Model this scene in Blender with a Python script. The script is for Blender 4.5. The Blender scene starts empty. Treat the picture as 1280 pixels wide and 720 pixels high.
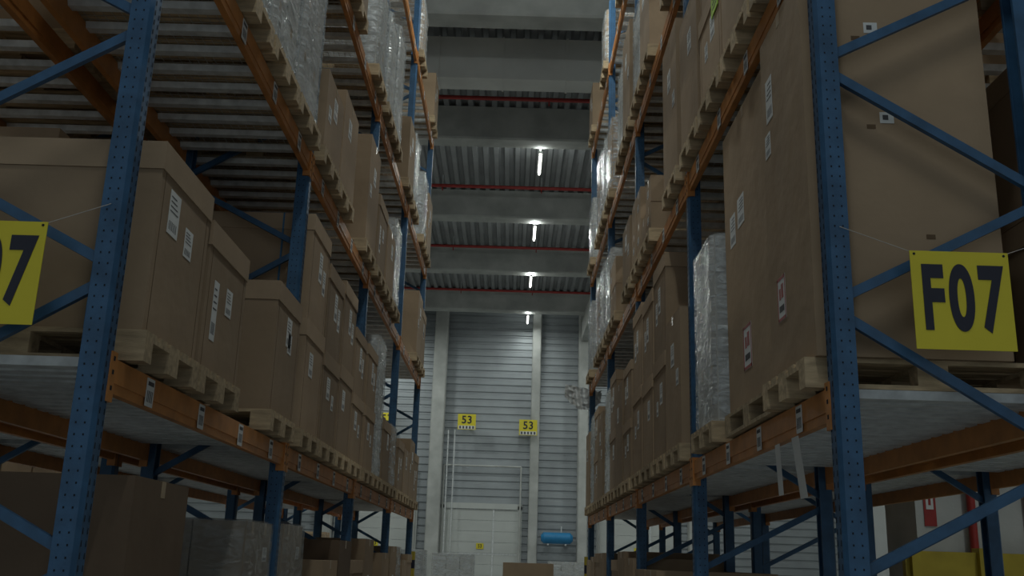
import bpy, math, random
from mathutils import Matrix, Vector, noise
random.seed(7)
CH = 1.7
scene = bpy.context.scene
col = scene.collection

# ------------------------------------------------------------ materials
def new_mat(name):
    m = bpy.data.materials.new(name); m.use_nodes = True
    nt = m.node_tree
    b = nt.nodes['Principled BSDF']
    return m, nt, b

def pmat(name, c, rough=0.6, metal=0.0, var=0.15, nscale=6.0, bump=0.0, bscale=40.0, stretch=(1,1,1), objrand=0.0, spec=0.4, coord='Object'):
    m, nt, b = new_mat(name)
    N = nt.nodes; L = nt.links
    b.inputs['Roughness'].default_value = rough
    b.inputs['Metallic'].default_value = metal
    b.inputs['Specular IOR Level'].default_value = spec
    tc = N.new('ShaderNodeTexCoord'); mp = N.new('ShaderNodeMapping')
    mp.inputs['Scale'].default_value = stretch
    L.new(tc.outputs[coord], mp.inputs['Vector'])
    nz = N.new('ShaderNodeTexNoise'); nz.inputs['Scale'].default_value = nscale
    nz.inputs['Detail'].default_value = 5
    L.new(mp.outputs[0], nz.inputs['Vector'])
    ramp = N.new('ShaderNodeMapRange')
    ramp.inputs['From Min'].default_value = 0.3; ramp.inputs['From Max'].default_value = 0.7
    ramp.inputs['To Min'].default_value = 1 - var; ramp.inputs['To Max'].default_value = 1 + var
    L.new(nz.outputs['Fac'], ramp.inputs['Value'])
    val = ramp.outputs[0]
    if objrand > 0:
        oi = N.new('ShaderNodeObjectInfo')
        mr = N.new('ShaderNodeMapRange'); mr.inputs['To Min'].default_value = 1 - objrand; mr.inputs['To Max'].default_value = 1 + objrand
        L.new(oi.outputs['Random'], mr.inputs['Value'])
        mu = N.new('ShaderNodeMath'); mu.operation = 'MULTIPLY'
        L.new(val, mu.inputs[0]); L.new(mr.outputs[0], mu.inputs[1]); val = mu.outputs[0]
    vm = N.new('ShaderNodeVectorMath'); vm.operation = 'SCALE'
    vm.inputs[0].default_value = c
    L.new(val, vm.inputs['Scale'])
    L.new(vm.outputs[0], b.inputs['Base Color'])
    if bump > 0:
        n2 = N.new('ShaderNodeTexNoise'); n2.inputs['Scale'].default_value = bscale; n2.inputs['Detail'].default_value = 3
        L.new(mp.outputs[0], n2.inputs['Vector'])
        bp = N.new('ShaderNodeBump'); bp.inputs['Strength'].default_value = bump; bp.inputs['Distance'].default_value = 0.02
        L.new(n2.outputs['Fac'], bp.inputs['Height']); L.new(bp.outputs[0], b.inputs['Normal'])
    return m

M_BLUE = pmat('rack_blue_paint', (0.032, 0.094, 0.185), 0.45, 0.0, 0.22, 9, 0.05, 60)
M_ORANGE = pmat('beam_orange_paint', (0.45, 0.185, 0.050), 0.5, 0, 0.2, 7, 0.04, 60)
M_GALV = pmat('galvanised_steel', (0.60, 0.62, 0.62), 0.5, 0.2, 0.2, 12)
M_HOLE = pmat('slot_dark', (0.010, 0.014, 0.02), 0.9, 0, 0.1)
M_CARD = pmat('cardboard', (0.315, 0.228, 0.148), 0.8, 0, 0.09, 2.2, 0.5, 4, (1,1,1), 0.18, 0.2)
M_CARD2 = pmat('cardboard_lid', (0.36, 0.262, 0.172), 0.8, 0, 0.08, 3, 0.4, 4, (1,1,1), 0.14, 0.2)
M_CARDSHADE = pmat('cardboard_shaded', (0.13, 0.09, 0.06), 0.8, 0, 0.1, 3, 0.3, 5, (1,1,1), 0.1, 0.2)  # shade under the lowest shelf put into the cardboard colour
M_SEAM = pmat('cardboard_seam', (0.12, 0.075, 0.04), 0.9, 0, 0.1)
M_TAPE = pmat('packing_tape', (0.36, 0.27, 0.17), 0.3, 0, 0.05)
M_LABEL = pmat('paper_label', (0.62, 0.63, 0.62), 0.6, 0, 0.04)
M_INK = pmat('label_ink', (0.07, 0.07, 0.075), 0.7, 0, 0.1)
M_RED = pmat('red_paint', (0.30, 0.03, 0.025), 0.5, 0, 0.15)
M_GREEN = pmat('green_label', (0.40, 0.62, 0.06), 0.6, 0, 0.05)
M_STRAP = pmat('blue_strap', (0.04, 0.16, 0.30), 0.4, 0, 0.1)
M_WOOD = pmat('pallet_wood', (0.42, 0.32, 0.20), 0.75, 0, 0.3, 5, 0.12, 30, (1.2, 6, 6), 0.2, 0.2)
M_YEL = pmat('sign_yellow', (0.66, 0.56, 0.03), 0.5, 0, 0.04, 3)
M_YELP = pmat('guard_yellow', (0.42, 0.32, 0.03), 0.5, 0, 0.15, 3)
M_BLACK = pmat('black_print', (0.015, 0.016, 0.03), 0.5, 0, 0.05)
M_CONC = pmat('concrete', (0.42, 0.43, 0.41), 0.85, 0, 0.18, 1.5, 0.1, 20, (1, 1, 1))
M_CEIL = pmat('ceiling_steel', (0.29, 0.30, 0.305), 0.55, 0.2, 0.12, 1.2)
M_DUCT = pmat('duct_sheet', (0.60, 0.60, 0.57), 0.6, 0.0, 0.12, 0.8, 0.1, 3)
M_WALL = pmat('wall_cladding', (0.32, 0.345, 0.36), 0.45, 0.35, 0.12, 0.7, 0.05, 2)
M_WALLW = pmat('wall_white', (0.50, 0.52, 0.51), 0.6, 0, 0.08, 0.6)
M_DOOR = pmat('dock_door_white', (0.47, 0.49, 0.47), 0.5, 0, 0.08, 0.8)
M_FLOOR = pmat('floor_concrete', (0.33, 0.335, 0.33), 0.45, 0, 0.2, 0.7, 0.04, 6)
M_TANK = pmat('tank_blue', (0.02, 0.20, 0.42), 0.35, 0, 0.1)
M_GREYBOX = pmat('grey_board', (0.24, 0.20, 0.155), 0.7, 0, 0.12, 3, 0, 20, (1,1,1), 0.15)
M_WHITEBOX = pmat('white_carton', (0.44, 0.44, 0.42), 0.7, 0, 0.08, 3, 0, 20, (1,1,1), 0.15)
M_CORD = pmat('cord', (0.45, 0.42, 0.38), 0.7, 0, 0.05)
M_WIRE = pmat('mesh_wire', (0.42, 0.39, 0.34), 0.45, 0.3, 0.15)

def film_mat(name, amin, amax, colr):
    m, nt, b = new_mat(name)
    N = nt.nodes; L = nt.links
    b.inputs['Base Color'].default_value = (*colr, 1)
    b.inputs['Roughness'].default_value = 0.15
    b.inputs['Specular IOR Level'].default_value = 0.9
    tc = N.new('ShaderNodeTexCoord'); mp = N.new('ShaderNodeMapping')
    mp.inputs['Scale'].default_value = (1.5, 1.5, 5)
    mp.inputs['Rotation'].default_value = (0.25, 0.2, 0)
    L.new(tc.outputs['Object'], mp.inputs['Vector'])
    nz = N.new('ShaderNodeTexNoise'); nz.inputs['Scale'].default_value = 3.5; nz.inputs['Detail'].default_value = 6
    nz.inputs['Distortion'].default_value = 1.2
    L.new(mp.outputs[0], nz.inputs['Vector'])
    mr = N.new('ShaderNodeMapRange'); mr.inputs['From Min'].default_value = 0.38; mr.inputs['From Max'].default_value = 0.68
    mr.inputs['To Min'].default_value = amin; mr.inputs['To Max'].default_value = amax
    L.new(nz.outputs['Fac'], mr.inputs['Value']); L.new(mr.outputs[0], b.inputs['Alpha'])
    bp = N.new('ShaderNodeBump'); bp.inputs['Strength'].default_value = 0.8; bp.inputs['Distance'].default_value = 0.03
    L.new(nz.outputs['Fac'], bp.inputs['Height']); L.new(bp.outputs[0], b.inputs['Normal'])
    return m
M_FILM = film_mat('stretch_film', 0.15, 0.7, (0.62, 0.66, 0.68))
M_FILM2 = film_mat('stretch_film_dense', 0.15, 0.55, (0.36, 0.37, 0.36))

def emis(name, c, s):
    m, nt, b = new_mat(name)
    b.inputs['Base Color'].default_value = (*c, 1)
    b.inputs['Emission Color'].default_value = (*c, 1)
    b.inputs['Emission Strength'].default_value = s
    return m
M_TUBE = emis('lamp_tube', (1.0, 0.99, 0.90), 9.0)

# ------------------------------------------------------------ mesh builder
class MB:
    def __init__(s): s.v=[]; s.f=[]; s.m=[]; s.mats=[]; s.sm=[]
    def mi(s, mat):
        if mat not in s.mats: s.mats.append(mat)
        return s.mats.index(mat)
    def add(s, vs, fs, mat, smooth=False):
        o=len(s.v); s.v += [tuple(p) for p in vs]; i=s.mi(mat)
        for f in fs: s.f.append(tuple(o+a for a in f)); s.m.append(i); s.sm.append(smooth)
    def box(s, x0,x1,y0,y1,z0,z1, mat):
        if x0>x1: x0,x1=x1,x0
        if y0>y1: y0,y1=y1,y0
        if z0>z1: z0,z1=z1,z0
        s.add([(x0,y0,z0),(x1,y0,z0),(x1,y1,z0),(x0,y1,z0),(x0,y0,z1),(x1,y0,z1),(x1,y1,z1),(x0,y1,z1)],
              [(0,3,2,1),(4,5,6,7),(0,1,5,4),(1,2,6,5),(2,3,7,6),(3,0,4,7)], mat)
    def bar(s, p0, p1, w, h, side, mat):
        p0=Vector(p0); p1=Vector(p1); d=(p1-p0).normalized(); a=Vector(side).normalized(); u=d.cross(a).normalized()
        vs=[]
        for p in (p0,p1):
            for i,j in ((-1,-1),(1,-1),(1,1),(-1,1)): vs.append(p+a*(w/2*i)+u*(h/2*j))
        s.add(vs,[(0,1,2,3),(4,7,6,5),(0,4,5,1),(1,5,6,2),(2,6,7,3),(3,7,4,0)],mat)
    def cyl(s, p0, p1, r, mat, n=12, r1=None):
        p0=Vector(p0); p1=Vector(p1); d=(p1-p0).normalized()
        a=d.orthogonal().normalized(); b=d.cross(a); r1 = r if r1 is None else r1
        vs=[]
        for p,rr in ((p0,r),(p1,r1)):
            for i in range(n):
                t=2*math.pi*i/n; vs.append(p+a*math.cos(t)*rr+b*math.sin(t)*rr)
        fs=[(i,(i+1)%n,n+(i+1)%n,n+i) for i in range(n)]
        s.add(vs,fs,mat,True)
        s.add(vs,[tuple(range(n))[::-1],tuple(range(n,2*n))],mat)
    def prism_z(s, pts, z0, z1, mat):
        n=len(pts); vs=[(x,y,z0) for x,y in pts]+[(x,y,z1) for x,y in pts]
        s.add(vs,[(i,(i+1)%n,n+(i+1)%n,n+i) for i in range(n)]+[tuple(range(n))[::-1],tuple(range(n,2*n))],mat)
    def strip(s, prof, a, b, axis, mat):
        vs=[]
        for (u,z) in prof:
            if axis=='y': vs += [(u,a,z),(u,b,z)]
            else: vs += [(a,u,z),(b,u,z)]
        s.add(vs,[(2*i,2*i+1,2*i+3,2*i+2) for i in range(len(prof)-1)],mat)
    def mesh(s, name):
        me=bpy.data.meshes.new(name); me.from_pydata(s.v,[],s.f)
        for m in s.mats: me.materials.append(m)
        me.polygons.foreach_set('material_index', s.m)
        me.polygons.foreach_set('use_smooth', s.sm)
        me.update(); return me
    def obj(s, name, loc=(0,0,0), parent=None, bevel=0, rot=0):
        return place(s.mesh(name), name, loc, parent, bevel, rot)

def place(me, name, loc=(0,0,0), parent=None, bevel=0, rot=0):
    o=bpy.data.objects.new(name, me); col.objects.link(o); o.location=loc; o.rotation_euler=(0,0,rot)
    if parent: o.parent=parent
    if bevel:
        b=o.modifiers.new('bev','BEVEL'); b.width=bevel; b.segments=2; b.limit_method='ANGLE'
    return o
def empty(name, loc=(0,0,0)):
    e=bpy.data.objects.new(name,None); col.objects.link(e); e.location=loc; return e

# ------------------------------------------------------------ racks
LV = [2.43, 4.86, 7.0, 9.7]       # beam centre heights
BAY = 3.56; DEPTH = 1.1
PH = 11.0
def post(mb, sx, xo, y, inward, detail):
    P=[(0,-.038),(0,.038),(.016,.06),(.105,.06),(.105,.042),(.10,.042),(.10,.054),(.020,.054),(.008,.034),
       (.008,-.034),(.020,-.054),(.10,-.054),(.10,-.042),(.105,-.042),(.105,-.06),(.016,-.06)]
    pts=[(sx*(xo+inward*u), y+v) for u,v in P]
    if sx*inward>0: pts=pts[::-1]
    mb.prism_z(pts, 0.01, PH, M_BLUE)
    mb.box(sx*(xo-0.03*inward), sx*(xo+0.14*inward), y-.09, y+.09, 0, .012, M_BLUE)
    if detail:
        z=0.3
        e=0.0012
        while z<PH-.1:
            for v in (-.024,.024):
                x=sx*(xo-inward*e)
                mb.add([(x,y+v-.006,z),(x,y+v+.006,z),(x,y+v+.004,z+.026),(x,y+v-.004,z+.026)],[(0,1,2,3)],M_HOLE)
            for u in (.04,.078):
                x=sx*(xo+inward*u); r=.0035
                mb.add([(x-r,y-.06-e,z),(x+r,y-.06-e,z),(x+r,y-.06-e,z+.009),(x-r,y-.06-e,z+.009)],[(0,1,2,3)],M_HOLE)
            z+=.05
def rack(name, sx, xf, y0, nb, face=1, detail=True, meshdeck=True, levels=LV):
    root=empty(name,(0,0,0))
    fr=MB(); bm=MB(); dk=MB(); lb=MB()
    xb=xf+DEPTH
    for i in range(nb+1):
        y=y0+i*BAY
        post(fr,sx,xf,y,1,detail and face==1)
        post(fr,sx,xb,y,-1,False)
        zf=[.4+1.24*q for q in range(9)]
        seq=[]
        for q in zf: seq += [('f',q),('b',q+.57)]
        for (ta,za),(tb,zb_) in zip(seq[:-1],seq[1:]):
            if zb_>PH-.1: break
            xa_=xf+.06 if ta=='f' else xb-.06; xb_=xf+.06 if tb=='f' else xb-.06
            fr.bar((sx*xa_,y,za+.035),(sx*xb_,y,zb_-.035),.03,.046,(0,1,0),M_BLUE)
    for li,L in enumerate(levels):
        for j in range(nb):
            ya=y0+j*BAY+.062; yb=y0+(j+1)*BAY-.062
            for xo,inn in ((xf,1),(xb,-1)):
                x0=sx*(xo+inn*.004); x1=sx*(xo+inn*.052)
                bm.box(x0,x1,ya,yb,L-.03,L+.075,M_ORANGE)
                bm.box(sx*(xo+inn*.010),x1,ya,yb,L-.075,L-.03,M_ORANGE)
                for yy,sg in ((ya,1),(yb,-1)):
                    bm.box(sx*(xo-inn*.007),sx*(xo+inn*.055),yy-sg*.048,yy+sg*.012,L-.12,L+.10,M_ORANGE)
                    if detail:
                        for q in (-.07,0,.06):
                            xx=sx*(xo-inn*.0085)
                            bm.box(xx,sx*(xo-inn*.007),yy-sg*.03,yy-sg*.012,L+q,L+q+.02,M_HOLE)
            p=.15 if li==0 else .27
            w=.125 if li==0 else .10
            yy=ya+.02
            xa=sx*(xf+.054); xc=sx*(xb-.054)
            while yy+w<yb:
                z0=L+.040; z1=L+.080
                t=.018
                dk.add([(xa,yy,z1),(xc,yy,z1),(xa,yy+t,z0),(xc,yy+t,z0),(xa,yy+w-t,z0),(xc,yy+w-t,z0),(xa,yy+w,z1),(xc,yy+w,z1)],
                       [(0,1,3,2),(2,3,5,4),(4,5,7,6),(0,6,7,1)],M_GALV)
                yy+=p
            if li>0 and meshdeck:
                yy=ya
                while yy<yb:
                    dk.box(xa,xc,yy,yy+.004,L+.081,L+.085,M_WIRE); yy+=.05
                q=.06
                while q<DEPTH-.06:
                    x=sx*(xf+q); dk.box(x-.002,x+.002,ya,yb,L+.085,L+.089,M_WIRE); q+=.06
            if detail:
                for q in (.42,1.25,2.1,2.95):
                    yq=ya+q; xo=(xf if face==1 else xb); inn=1 if face==1 else -1
                    xl=sx*(xo+inn*.003); xl2=sx*(xo-inn*.0005)
                    lb.box(xl,xl2,yq,yq+.10,L-.07,L+.065,M_LABEL)
                    x3=sx*(xo-inn*.0015)
                    lb.box(xl2,x3,yq+.012,yq+.088,L+.03,L+.05,M_INK)
                    for t in range(5):
                        lb.box(xl2,x3,yq+.012+t*.016,yq+.018+t*.016,L-.05,L+.005,M_INK)
    fr.obj('upright_frames',parent=root); bm.obj('load_beams',parent=root); dk.obj('shelf_decks',parent=root)
    if lb.v: lb.obj('shelf_labels',parent=root)
    return root
AL, AR = 1.76, 1.44
YL, YR = 4.24, 4.46
rack('pallet_rack',-1,AL,YL,4)
rack('pallet_rack', 1,AR,YR,4)
rack('pallet_rack',-1,AL+DEPTH+.2,YL,4,face=-1,detail=False,meshdeck=False)
rack('pallet_rack', 1,AR+DEPTH+.2,YR,4,face=-1,detail=False,meshdeck=False,levels=LV)
rack('pallet_rack',-1,7.6,YL,4,detail=False,meshdeck=False,levels=LV[:3])

# ------------------------------------------------------------ pallets and loads
def pallet_mesh(rot=False):
    mb=MB()
    def b(x0,x1,y0,y1,z0,z1):
        if rot: mb.box(y0,y1,x0,x1,z0,z1,M_WOOD)
        else: mb.box(x0,x1,y0,y1,z0,z1,M_WOOD)
    for y,w in ((-.3275,.145),(-.165,.1),(0,.145),(.165,.1),(.3275,.145)):
        b(-.6,.6,y-w/2,y+w/2,.122,.144)
    for x in (-.5275,0,.5275): b(x-.0725,x+.0725,-.4,.4,.100,.122)
    for x in (-.5275,0,.5275):
        for y,w in ((-.35,.1),(0,.145),(.35,.1)): b(x-.0725,x+.0725,y-w/2,y+w/2,.022,.100)
    for y,w in ((-.35,.1),(0,.145),(.35,.1)): b(-.6,.6,y-w/2,y+w/2,0,.022)
    return mb.mesh('wooden_pallet')
PM=pallet_mesh(); PMR=pallet_mesh(True)

def label(mb, face, s, hx, hy, u, v, w, h, kind=0):
    def bx(u0,u1,v0,v1,t0,t1,mat):
        if face=='a': mb.box(s*(hx+t0),s*(hx+t1),u0,u1,v0,v1,mat)
        else: mb.box(u0,u1,-hy-t1,-hy-t0,v0,v1,mat)
    bx(u-w/2,u+w/2,v-h/2,v+h/2,0,.002,M_LABEL)
    if kind==0:
        for k in range(4):
            z=v+h*.36-k*h*.11
            bx(u-w*.4,u+w*(.1+.08*k),z-h*.012,z+h*.012,.002,.003,M_INK)
        for k in range(6):
            y=u-w*.38+k*w*.13; bx(y,y+w*.04,v-h*.4,v-h*.2,.002,.003,M_INK)
    elif kind==1:
        for q in (-1,1):
            bx(u-w/2,u+w/2,v+q*h*.46-h*.035,v+q*h*.46+h*.035,.002,.003,M_RED)
            bx(u+q*w*.46-w*.04,u+q*w*.46+w*.04,v-h/2,v+h/2,.002,.003,M_RED)
        bx(u-w*.26,u+w*.02,v+.0*h,v+h*.32,.002,.003,M_RED)
        bx(u+w*.08,u+w*.28,v-.02*h,v+h*.24,.002,.003,M_RED)
        bx(u-w*.3,u+w*.3,v-h*.3,v-h*.16,.002,.003,M_INK)
    elif kind==2:
        bx(u-w*.3,u+w*.1,v-h*.2,v+h*.25,.002,.003,M_INK)

def add_carton(mb, s, cx, cy, z0, dx, dy, h, lid=True, labels=(), strap=False, mat=None):
    mat=mat or M_CARD
    sub=MB()
    hx,hy=dx/2,dy/2
    if lid:
        lh=min(.14,h*.17)
        sub.box(-hx+.008,hx-.008,-hy+.008,hy-.008,0,h-.004,mat)
        sub.box(-hx,hx,-hy,hy,h-lh,h,M_CARD2 if mat is M_CARD else mat)
        for q in (-1,1):
            sub.box(s*(hx-.0079),s*(hx-.0068),q*(hy-.06)-.002,q*(hy-.06)+.002,0,h-lh,M_SEAM)
        fx=hx-.008; fy=hy-.008
    else:
        sub.box(-hx,hx,-hy,hy,0,h,mat)
        sub.box(-hx-.001,hx+.001,-.03,.03,h-.08,h+.001,M_TAPE)
        sub.box(-hx+.002,hx-.002,-.0015,.0015,h,h+.0012,M_SEAM)
        fx=hx; fy=hy
    for L in labels: label(sub,L[0],s,fx,fy,*L[1:])
    if strap:
        for q in (-.30,.27):
            x=q*dx
            sub.box(x-.007,x+.007,-hy-.002,hy+.002,0,h+.003,M_STRAP)
    o=len(mb.v); mb.v += [(x+cx,y+cy,z+z0) for x,y,z in sub.v]
    for f,m,sm in zip(sub.f,sub.m,sub.sm):
        mb.f.append(tuple(o+a for a in f)); mb.m.append(mb.mi(sub.mats[m])); mb.sm.append(sm)

def film(mb, hx, hy, z0, z1, seed, mat, amp=.012):
    m=18; vs=[]; r=.05
    per=[]
    segs=[((hx,-hy+r),(hx,hy-r)),((hx-r,hy),(-hx+r,hy)),((-hx,hy-r),(-hx,-hy+r)),((-hx+r,-hy),(hx-r,-hy))]
    nrm=[(1,0),(0,1),(-1,0),(0,-1)]
    for (a,b),nn in zip(segs,nrm):
        for k in range(18):
            t=k/17; per.append((a[0]+(b[0]-a[0])*t,a[1]+(b[1]-a[1])*t,nn[0],nn[1]))
    n=len(per)
    for j in range(m+1):
        z=z0+(z1-z0)*j/m
        for (x,y,nx,ny) in per:
            d=amp*(1+noise.noise(Vector((x*5+seed,y*5,z*9))))*.9
            vs.append((x+nx*d,y+ny*d,z))
    fs=[(j*n+i,j*n+(i+1)%n,(j+1)*n+(i+1)%n,(j+1)*n+i) for j in range(m) for i in range(n)]
    mb.add(vs,fs,mat,True)
    g=10; tv=[]
    for a in range(g+1):
        for b in range(g+1):
            x=-hx+2*hx*a/g; y=-hy+2*hy*b/g
            tv.append((x,y,z1+.012*noise.noise(Vector((x*6,y*6,seed)))+.008))
    mb.add(tv,[(a*(g+1)+b,(a+1)*(g+1)+b,(a+1)*(g+1)+b+1,a*(g+1)+b+1) for a in range(g) for b in range(g)],mat,True)

cache={}
def load_mesh(kind, s, h, var=0):
    key=(kind,s,round(h,2),var)
    if key in cache: return cache[key]
    mb=MB()
    rnd=random.Random(sum(map(ord,str(key))))
    name='cardboard_box'
    DX,DY=1.16,.79
    if kind=='lid':
        labs=[('a',-.17+.1*var,h*.68,.15,.22,0)]
        if var%2==0: labs.append(('a',.08,h*.60,.12,.15,0))
        if var%3==1: labs=[('a',-.2,h*.42,.09,.34,0),('a',.06,h*.55,.12,.16,0)]
        add_carton(mb,s,0,0,0,DX,DY,h,True,labs,strap=(var%2==0))
    elif kind in ('carton','cartond'):
        labs=[('a',.1-.08*var,h*.7,.16,.2,0)]
        if var%2: labs.append(('a',-.22,h*.5,.12,.14,0))
        add_carton(mb,s,0,0,0,DX,DY,h,False,labs if kind=='carton' else [],mat=M_CARDSHADE if kind=='cartond' else None)
    elif kind=='stack2':
        h1=h*.5
        add_carton(mb,s,0,0,0,DX,DY,h1,True,[('a',-.1,h1*.62,.15,.2,0)]+([('a',.14,h1*.5,.1,.14,0)] if var%2 else []))
        add_carton(mb,s,-.01*s,.005,h1+.001,DX,DY,h-h1,True,[('a',.02,(h-h1)*.6,.13,.26,0),('a',.2,(h-h1)*.5,.11,.22,0)],strap=var%2==0)
    elif kind=='small':
        name='carton_stack'
        nz=max(2,int(h/.32)); hz=h/nz
        for k in range(nz):
            for a in range(3):
                for b in range(2):
                    if k==nz-1 and rnd.random()<.25: continue
                    ww=DX/3; dd=DY/2
                    add_carton(mb,s,-DX/2+ww*(a+.5)+rnd.uniform(-.004,.004),-DY/2+dd*(b+.5)+rnd.uniform(-.004,.004),k*hz,ww-.012,dd-.012,hz-.004,False,
                               [('a',.03,hz*.5,.1,.08,0)] if (rnd.random()<.6 and ((s>0 and a==2) or (s<0 and a==0))) else [])
    elif kind in ('wrap','wrapw','wrapg'):
        name='stretch_wrapped_load'
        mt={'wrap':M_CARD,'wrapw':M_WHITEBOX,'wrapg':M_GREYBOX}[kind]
        nz=max(2,int(h/.36)); hz=h/nz
        for k in range(nz):
            for a in range(3):
                for b in range(2):
                    ww=(DX-.06)/3; dd=(DY-.06)/2
                    add_carton(mb,s,-(DX-.06)/2+ww*(a+.5),-(DY-.06)/2+dd*(b+.5),k*hz,ww-.01,dd-.01,hz-.004,False,
                               [('a',.03,hz*.5,.12,.1,0)] if (rnd.random()<.5 and ((s>0 and a==2) or (s<0 and a==0))) else [],mat=mt)
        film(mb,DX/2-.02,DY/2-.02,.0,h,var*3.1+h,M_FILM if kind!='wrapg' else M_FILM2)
    me=mb.mesh(name); cache[key]=(me,name); return cache[key]

def load(kind, side, x, y, z, h, var=0, bev=0):
    s=-side
    place(PM,'wooden_pallet',(x,y,z))
    me,name=load_mesh(kind,s,h,var)
    place(me,name,(x,y,z+.1445),bevel=bev)

def fill(side, xf, y0, face, plan):
    for li,bays in plan.items():
        z = 0.0 if li<0 else LV[li]+.0892
        for j,slots in enumerate(bays):
            for k,sl in enumerate(slots):
                if sl is None: continue
                kind,h,var=sl[:3]; dy=sl[3] if len(sl)>3 else 0
                x=side*(xf+.55)
                if li>=0: x=side*(xf+.55-.03*face)
                y=y0+j*BAY+.062+.435+.855*k+dy
                load(kind, side*face, x, y, z, h, var)
N_=None
L1=[ [('lid',.93,0,.08),('lid',.82,1,.06),N_,('lid',.93,2,-.02)],
     [('stack2',1.80,0),('stack2',1.62,1),('stack2',1.70,0),('stack2',1.42,1)],
     [('stack2',1.45,1),('wrapw',1.75,1),('lid',.8,3),('wrap',.85,0)],
     [('lid',.75,1),('carton',.7,2),('carton',.95,1),('lid',.8,1)] ]
L2=[ [N_,('wrapw',1.1,2),('wrapw',1.5,3),('wrapw',1.4,1)],
     [('carton',.72,1),('carton',.95,2),N_,('carton',1.25,1)],
     [('lid',.9,1),('carton',.8,0),('wrapw',1.2,3),N_],
     [N_,N_,('carton',1.1,1),('lid',1.0,2)] ]
L3=[ [N_,N_,('wrap',1.3,1),N_],
     [N_,('carton',.9,2),N_,('wrapw',1.2,1)],
     [('wrapw',1.3,1),('wrapw',1.6,3),N_,('carton',1.0,1)],
     [('wrapw',1.2,1),N_,('wrapw',1.2,2),('carton',1.1,1)] ]
L4=[ [N_]*4,[N_,N_,N_,('wrap',1.0,2)],[N_,('wrapw',1.0,1),N_,N_],[('wrap',1.0,1),N_,N_,('carton',.9,1)] ]
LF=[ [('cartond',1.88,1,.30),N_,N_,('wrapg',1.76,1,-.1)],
     [('wrapg',1.78,2,.05),N_,('carton',1.5,1),('cartond',1.7,0)],
     [('lid',1.5,1),('carton',1.75,1),N_,('carton',1.6,0)],
     [('carton',1.7,1),('wrap',1.7,1),('carton',1.5,1),('lid',1.6,1)] ]
fill(-1,AL,YL,1,{0:L1,1:L2,2:L3,3:L4,-1:LF})
R1=[ [N_,N_,N_,('wrapw',1.36,1,-.33)],
     [('carton',1.15,1),('stack2',1.9,1),('stack2',1.78,0),('stack2',1.85,1)],
     [('stack2',1.4,1),('carton',1.3,0),('stack2',1.6,0),('wrapw',1.5,1)],
     [('carton',1.3,1),('stack2',1.5,1),('wrapw',1.5,2),('carton',1.3,0)] ]
R2=[ [('carton',1.3,1),('carton',1.6,0),('stack2',1.5,1),('carton',1.2,2)],
     [('carton',1.45,1),N_,('small',.6,1),('small',.8,2)],
     [('carton',.8,1),N_,('small',.8,1),('wrapw',1.2,1)],
     [('wrapw',1.3,1),('wrap',1.2,2),N_,('wrapw',1.3,1)] ]
R3=[ [N_,N_,('carton',1.2,1),('wrap',1.2,1)],
     [('carton',1.1,1),N_,('carton',1.2,0),('wrapw',1.2,1)],
     [('carton',1.4,1),('wrapw',1.3,1),N_,('wrap',1.2,1)],
     [('wrapw',1.3,1),('wrap',1.4,1),N_,('wrapw',1.2,2)] ]
RF=[ [N_]*4, [N_,N_,('carton',1.5,1),('lid',1.5,1)],
     [('carton',1.62,1),('carton',1.7,0),('lid',1.6,1),N_],
     [('carton',1.7,1),('lid',1.7,1),('carton',1.65,1),('carton',1.6,0)] ]
fill(1,AR,YR,1,{0:R1,1:R2,2:R3,3:L4,-1:RF})
BB1=[[('carton',1.5,0),N_,('stack2',1.7,1),('carton',1.4,1)],[('stack2',1.8,1),('carton',1.5,0),('stack2',1.8,1),('carton',1.6,0)],
     [('carton',1.5,0),('stack2',1.8,1),('carton',1.6,0),N_],[('carton',1.5,0),('carton',1.5,0),N_,('carton',1.6,0)]]
fill(-1,AL+DEPTH+.2,YL,-1,{0:[BB1[0],BB1[1],BB1[2],[N_]*4],1:BB1,2:BB1[:2]})
fill(1,AR+DEPTH+.2,YR,-1,{0:[BB1[1],BB1[0],BB1[2],BB1[3]],1:BB1})
fill(-1,7.6,YL,1,{0:BB1,1:BB1[:3],-1:[[N_]*4,[N_,('carton',1.5,0),N_,N_],[('carton',1.3,0),N_,N_,('carton',1.5,0)]]})

# two tall machine cartons, right rack, first bay
zb=LV[0]+.0892
place(PM,'wooden_pallet',(AR+.52,4.98,zb)); place(PMR,'wooden_pallet',(AR+.37,6.0,zb))
for yc,hh,wx,wy,kind,rx in ((4.945,2.03,.92,.80,0,0),(5.985,1.97,.78,1.20,1,.035)):
    mb=MB()
    if kind==0:
        labs=[('a',.24,1.62,.13,.26,0),('a',.30,1.36,.11,.14,0),('a',.15,.42,.15,.24,1),
              ('c',-.10,1.72,.07,.06,2),('c',-.05,1.22,.07,.06,2)]
    else:
        labs=[('a',.12,1.28,.18,.2,0),('a',.36,1.22,.15,.22,0),('a',.05,.36,.21,.28,1)]
    add_carton(mb,-1,0,0,0,wx,wy,hh,False,labs)
    if kind==0:
        for (u,v) in ((-.18,1.66),(-.13,1.17),(.12,.6)):
            mb.box(u-.022,u+.022,-wy/2-.0015,-wy/2,v-.012,v+.012,M_SEAM)
    mb.obj('cardboard_box',(AR-.03+rx+wx/2,yc,zb+.1445),bevel=.008)
# green shipping sticker on an upper carton
mb=MB(); xg=AR+.55-.03-.58; yg=YR+.497+.855*2-.39
mb.box(xg-.002,xg+.004,yg+.05,yg+.27,5.60,5.82,M_GREEN)
for k in range(4): mb.box(xg-.003,xg-.002,yg+.08,yg+.22,5.64+k*.04,5.652+k*.04,M_INK)
mb.obj('green_shipping_label')

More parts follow.
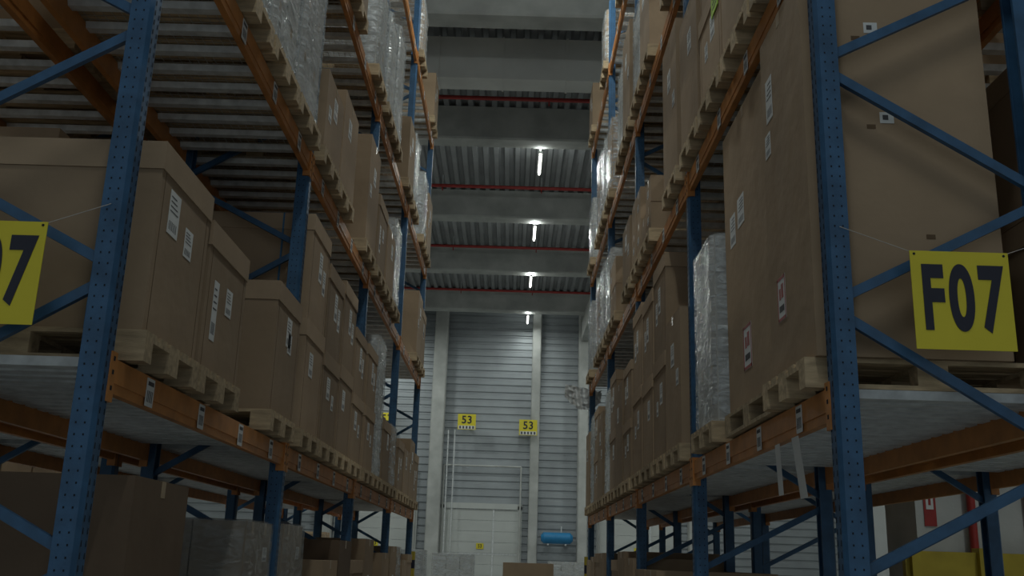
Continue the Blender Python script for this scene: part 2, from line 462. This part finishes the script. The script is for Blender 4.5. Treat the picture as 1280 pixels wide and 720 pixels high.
mb=MB()
for y,z0,w,h,t in ((5.38,2.08,.10,.27,.03),(5.02,2.04,.13,.31,-.05)):
    x=AR+.002
    mb.add([(x,y,z0+h),(x,y+w,z0+h),(x+.02,y+w+t,z0),(x+.02,y+t,z0)],[(0,1,2,3)],M_LABEL)
mb.obj('hanging_paper_tags')

# ------------------------------------------------------------ signs
def text(body, size, loc, parent, mat=M_BLACK, off=.02, sx=.8, sp=1.1):
    c=bpy.data.curves.new('lettering','FONT'); c.body=body; c.size=size; c.align_x='CENTER'; c.align_y='CENTER'
    c.offset=off*size; c.extrude=.0008; c.space_character=sp
    c.materials.append(mat)
    o=bpy.data.objects.new('lettering',c); col.objects.link(o)
    o.rotation_euler=(math.pi/2,0,0); o.location=loc; o.scale=(sx,1,1); o.parent=parent
    return o
def aisle_sign(x,y,z,cords):
    e=empty('aisle_sign',(x,y,z))
    mb=MB(); mb.box(-.225,.225,0,.004,-.230,.230,M_YEL)
    for q in (-.205,.205): mb.cyl((q,-.002,.215),(q,.006,.215),.006,M_HOLE,8)
    mb.obj('sign_plate',parent=e)
    mb=MB()
    for q,(tx,ty,tz) in zip((-.205,.205),cords):
        mb.cyl((q,.002,.22),(tx-x,ty-y,tz-z),.0018,M_CORD,6)
    mb.obj('cord',parent=e)
    text('F07',.41,(0,-.002,-.005),e,off=.036,sx=.545,sp=1.20)
aisle_sign(2.02,4.34,2.895,[(AR+.06,4.395,3.25),(AR+DEPTH-.05,4.395,3.22)])
aisle_sign(-2.275,4.1,2.83,[(-AL-DEPTH+.05,4.17,3.1),(-AL-.06,4.175,3.18)])

# ------------------------------------------------------------ building shell
YW=47.2; XL=-16; XR=16; YB=-9
ZC=CH+12.0
mb=MB(); mb.box(XL-.2,XR+.2,YB,YW+.5,-.2,0,M_FLOOR); mb.obj('floor')
mb=MB(); prof=[]; x=XL
while x<XR:
    prof += [(x,ZC),(x+.13,ZC),(x+.17,ZC+.12),(x+.29,ZC+.12)]; x+=.33
mb.strip(prof,YB,YW+.5,'y',M_CEIL)
mb.box(XL,XR,YB,YW+.5,ZC+.16,ZC+.3,M_CEIL)
mb.obj('ceiling')
mb=MB(); z=0
while z<ZC:
    mb.add([(XL,YW,z),(XR,YW,z),(XL,YW,z+.2),(XR,YW,z+.2),(XL,YW+.05,z+.24),(XR,YW+.05,z+.24),(XL,YW+.05,z+.31),(XR,YW+.05,z+.31),(XL,YW,z+.35),(XR,YW,z+.35)],
           [(0,1,3,2),(2,3,5,4),(4,5,7,6),(6,7,9,8)],M_WALL); z+=.35
mb.box(XL,XR,YW+.06,YW+.3,0,ZC,M_WALL)
mb.obj('wall_far')
mb=MB(); mb.box(XL-.2,XL,YB,YW,0,ZC,M_WALLW); mb.obj('wall_left')
mb=MB(); mb.box(XR,XR+.2,YB,YW,0,ZC,M_WALLW); mb.obj('wall_right')
BY=[25.3-6.4*4+6.4*i for i in range(8)]
zb0=CH+11.05
for y in BY:
    mb=MB()
    P=[(-.27,0),(.27,0),(.30,.05),(.30,.949),(-.30,.949),(-.30,.05)]
    n=len(P)
    vs=[(XL+.01,y+a,zb0+b) for a,b in P]+[(XR-.01,y+a,zb0+b) for a,b in P]
    mb.add(vs,[(i,(i+1)%n,n+(i+1)%n,n+i) for i in range(n)]+[tuple(range(n)),tuple(range(n,2*n))[::-1]],M_CONC)
    mb.obj('roof_beam')
    mb=MB(); mb.cyl((XL+.1,y-1.6,CH+11.62),(XR-.1,y-1.6,CH+11.62),.055,M_RED,10)
    for k in range(-4,5): mb.cyl((k*3.2+.7,y-1.6,CH+11.62),(k*3.2+.7,y-1.6,ZC-.005),.012,M_GALV,6); mb.cyl((k*3.2+.7,y-1.6,CH+11.62),(k*3.2+.7,y-1.6,CH+11.45),.02,M_RED,6)
    mb.obj('sprinkler_pipe')
for x in (3.35,-8.5,8.5):
    mb=MB(); mb.box(x-.2,x+.2,26,46.4,CH+10.2,CH+11.045,M_CONC); mb.obj('roof_girder')
mb=MB(); mb.box(XL+.05,XR-.05,20.9,21.5,CH+10.75,CH+11.8,M_DUCT)
x=XL+.5
while x<XR-.1: mb.box(x,x+.04,20.88,21.52,CH+10.73,CH+11.82,M_DUCT); x+=1.5
for k in range(-4,5): mb.cyl((k*3,21.2,CH+11.8),(k*3,21.2,ZC-.005),.015,M_GALV,6)
mb.obj('air_duct')

# lamps
def lamp(x,y,z,energy,length=1.5,up=.25):
    e=empty('ceiling_strip_light',(x,y,z))
    mb=MB(); mb.box(-.05,.05,-length/2,length/2,.0,.07,M_WALLW)
    mb.box(-.012,.012,-length/2+.1,-length/2+.12,.07,ZC-.005-z,M_GALV); mb.box(-.012,.012,length/2-.12,length/2-.1,.07,ZC-.005-z,M_GALV)
    mb.obj('housing',parent=e)
    mb=MB(); mb.cyl((0,-length/2+.02,-.025),(0,length/2-.02,-.025),.03,M_TUBE,10); mb.obj('tube',parent=e)
    for k,(zz,en) in enumerate(((-.06,energy),(.08,energy*up))):  # second, upward light is added to brighten the duct and ceiling
        if en<=0: continue
        ld=bpy.data.lights.new('glow','AREA'); ld.shape='RECTANGLE'; ld.size=.09; ld.size_y=length; ld.energy=en; ld.color=(.93,1,.96)
        lo=bpy.data.objects.new('glow',ld); col.objects.link(lo); lo.location=(0,0,zz); lo.parent=e
        if k: lo.rotation_euler=(math.pi,0,0)
for y in (26.3,32.5,38.7,45.2): lamp(.55,y,CH+10.9,115 if y<45 else 45,up=.35)
for y in (7.4,): lamp(.1,y,CH+10.9,110)
lamp(.3,14.0,CH+10.3,105,up=1.0)
for y in (1.,): lamp(.0,y,CH+10.9,150)
for y in (8,26,42): lamp(-6.1,y,CH+10.6,240,up=0); lamp(7.2,y,CH+10.6,240,up=0)  # unseen lamps added over the side aisles to brighten the walls
lamp(-12,14,CH+10.6,420,up=0)  # another unseen lamp, added to brighten the left wall

def column(x,y,w,d,name='concrete_column',top=ZC-.005):
    mb=MB(); c=.04
    mb.prism_z([(x-w/2+c,y-d/2),(x+w/2-c,y-d/2),(x+w/2,y-d/2+c),(x+w/2,y+d/2),(x-w/2,y+d/2),(x-w/2,y-d/2+c)],0,top,M_CONC); mb.obj(name)
column(-3.55,46.8,.62,.7); column(1.05,46.9,.42,.5); column(3.3,46.8,.45,.7)
column(-8.5,46.8,.6,.7); column(8.5,46.8,.6,.7)
mb=MB()
for x in (-3.0,-2.7): mb.cyl((x,46.6,0),(x,46.6,7.5),.03,M_GALV,8)
mb.obj('vertical_conduits')
def dock(xc,name,w=3.4):
    e=empty(name,(xc,YW-.12,0))
    mb=MB()
    for k in range(8): mb.box(-w/2,w/2,-.02,.05,k*.49+.01,k*.49+.48,M_DOOR)
    mb.box(-w/2,w/2,0,.1,0,3.95,M_GALV)
    mb.obj('door_panels',parent=e)
    mb=MB()
    mb.box(-w/2-.2,-w/2,-.08,.1,0,4.1,M_DOOR); mb.box(w/2,w/2+.2,-.08,.1,0,4.1,M_DOOR); mb.box(-w/2-.2,w/2+.2,-.08,.1,3.95,4.2,M_DOOR)
    mb.cyl((-w/2-.1,-.15,0),(-w/2-.1,-.15,5.9),.04,M_CONC,8); mb.cyl((w/2+.1,-.15,0),(w/2+.1,-.15,5.9),.04,M_CONC,8)
    mb.cyl((-w/2-.1,-.15,5.9),(w/2+.1,-.15,5.9),.04,M_CONC,8); mb.box(-w/2,w/2,-.03,0,1.9,1.95,M_GALV)
    mb.box(.55,.62,-.05,0,0,4,M_GALV)
    mb.obj('door_frame',parent=e)
    mb=MB(); mb.box(-.17,.17,-.05,-.03,2.15,2.4,M_YEL); mb.obj('number_plate',parent=e)
    text('53',.22,(0,-.055,2.275),e)
dock(-1.35,'door_1'); dock(-6.2,'door_2'); dock(5.9,'door_3')
def wallsign(x,z,n):
    e=empty('dock_number_sign',(x,46.3,z))
    mb=MB(); mb.box(-.42,.42,0,.03,-.3,.42,M_YEL); mb.box(-.05,.05,.03,.85,-.05,.05,M_GALV)
    mb.box(-.38,.38,-.004,0,-.28,-.12,M_LABEL)
    for k in range(5): mb.box(-.34+k*.15,-.26+k*.15,-.006,-.004,-.26,-.14,M_INK)
    mb.obj('sign_plate',parent=e); text(n,.5,(0,-.008,.14),e,off=.02,sx=.95)
wallsign(-2.15,7.8,'53'); wallsign(.72,7.62,'53'); wallsign(-5.9,7.75,'53')

e=empty('blue_air_tank',(2.15,46.5,2.72))
mb=MB()
mb.cyl((-.6,0,0),(.6,0,0),.25,M_TANK,24); mb.cyl((-.72,0,0),(-.6,0,0),.14,M_TANK,24,.25); mb.cyl((.6,0,0),(.72,0,0),.25,M_TANK,24,.14)
for q in (-.4,.4): mb.box(q-.03,q+.03,-.2,.69,-.32,-.25,M_GALV)
mb.cyl((.2,0,.25),(.2,0,.5),.03,M_GALV,8); mb.cyl((.2,0,.5),(.2,.6,.5),.03,M_GALV,8)
mb.obj('tank_body',parent=e)

e=empty('fire_hose_column',(5.9,12.9,0))
mb=MB(); mb.box(-.95,.95,-.5,.5,0,ZC-.01,M_CONC); mb.obj('column_body',parent=e)
mb=MB(); mb.box(-1.2,1.3,-.75,-.6,.0,1.55,M_YELP); mb.box(-1.2,1.3,-.72,-.62,1.65,1.95,M_YELP)
for q in (-1.1,-.3,.5,1.2): mb.box(q-.05,q+.05,-.8,-.6,0,2.0,M_YELP)
mb.obj('yellow_guard',parent=e)
mb=MB()
for q,r in ((-.30,.05),(.42,.05),(.62,.05)): mb.cyl((q,-.58,0.2),(q,-.58,ZC-1),r,M_RED,10)
mb.obj('red_pipes',parent=e)
mb=MB(); mb.box(-.85,-.70,-.51,-.505,2.25,2.75,M_RED); mb.box(-.82,-.73,-.512,-.51,2.45,2.7,M_LABEL); mb.box(-.79,-.76,-.514,-.512,2.5,2.66,M_RED); mb.obj('fire_sign',parent=e)

def hazard(x,y):
    e=empty('rack_end_guard',(x,y,0)); mb=MB()
    for k in range(12):
        mb.box(-.09,.09,-.06,.06,k*.15,(k+1)*.15,M_YELP if k%2 else M_BLACK)
    mb.obj('striped_post',parent=e)
hazard(AR+.05,YR+4*BAY+.35); hazard(-AL-.05,YL+4*BAY+.35)

mb=MB(); g=28; vs=[]
for a in range(g+1):
    for b in range(g+1):
        u=a/g-.5; v=b/g-.5
        fold=.05*math.sin(u*30+v*3)+.03*noise.noise(Vector((u*9,v*7,9)))
        droop=-.12*(1-(2*u)**2)
        vs.append((u*.70+.03*noise.noise(Vector((v*8,u*4,3))), fold, v*(.20+.22*(1-(2*u)**2))+droop+.05*noise.noise(Vector((u*7,v*5,1)))-u*.08))
mb.add(vs,[(a*(g+1)+b,(a+1)*(g+1)+b,(a+1)*(g+1)+b+1,a*(g+1)+b+1) for a in range(g) for b in range(g)],M_LABEL,True)
mb.obj('crumpled_plastic_sheet',(1.33,YR+4*BAY+.2,LV[1]-.02))

for (k,x,y,h,v) in (('wrapw',-2.5,24,1.72,1),('wrapw',-1.5,28,1.68,2),('carton',.45,24,1.5,1),('wrapw',1.75,31,1.55,1),('lid',-3.6,28,1.6,1),
                    ('carton',-4.9,24,2.0,0),('wrap',2.9,26,1.7,1),('carton',4.2,30,1.9,0),('carton',-6.1,31,2.2,1)):
    load(k,1 if x>0 else -1,x,y,0,h,v)

# ------------------------------------------------------------ world + camera
w=bpy.data.worlds.new('World'); scene.world=w; w.use_nodes=True
bg=w.node_tree.nodes['Background']; bg.inputs[0].default_value=(.68,.79,.86,1); bg.inputs[1].default_value=.38

cam=bpy.data.cameras.new('camera'); co=bpy.data.objects.new('camera',cam); col.objects.link(co)
F=1240.0
cam.sensor_width=36; cam.lens=F/1280*36; cam.clip_end=200; cam.clip_start=.05
r=math.radians(1.7)
Yc=Vector((636-640,-(700-360),-F)).normalized()
Zc=Vector((math.sin(r),math.cos(r),0)); Zc=(Zc-Yc*Zc.dot(Yc)).normalized()
Xc=Yc.cross(Zc).normalized()
R=Matrix((Xc,Yc,Zc))
co.matrix_world=Matrix.Translation((0,0,CH))@R.to_4x4()
scene.camera=co
scene.view_settings.view_transform='Standard'
scene.view_settings.look='None'
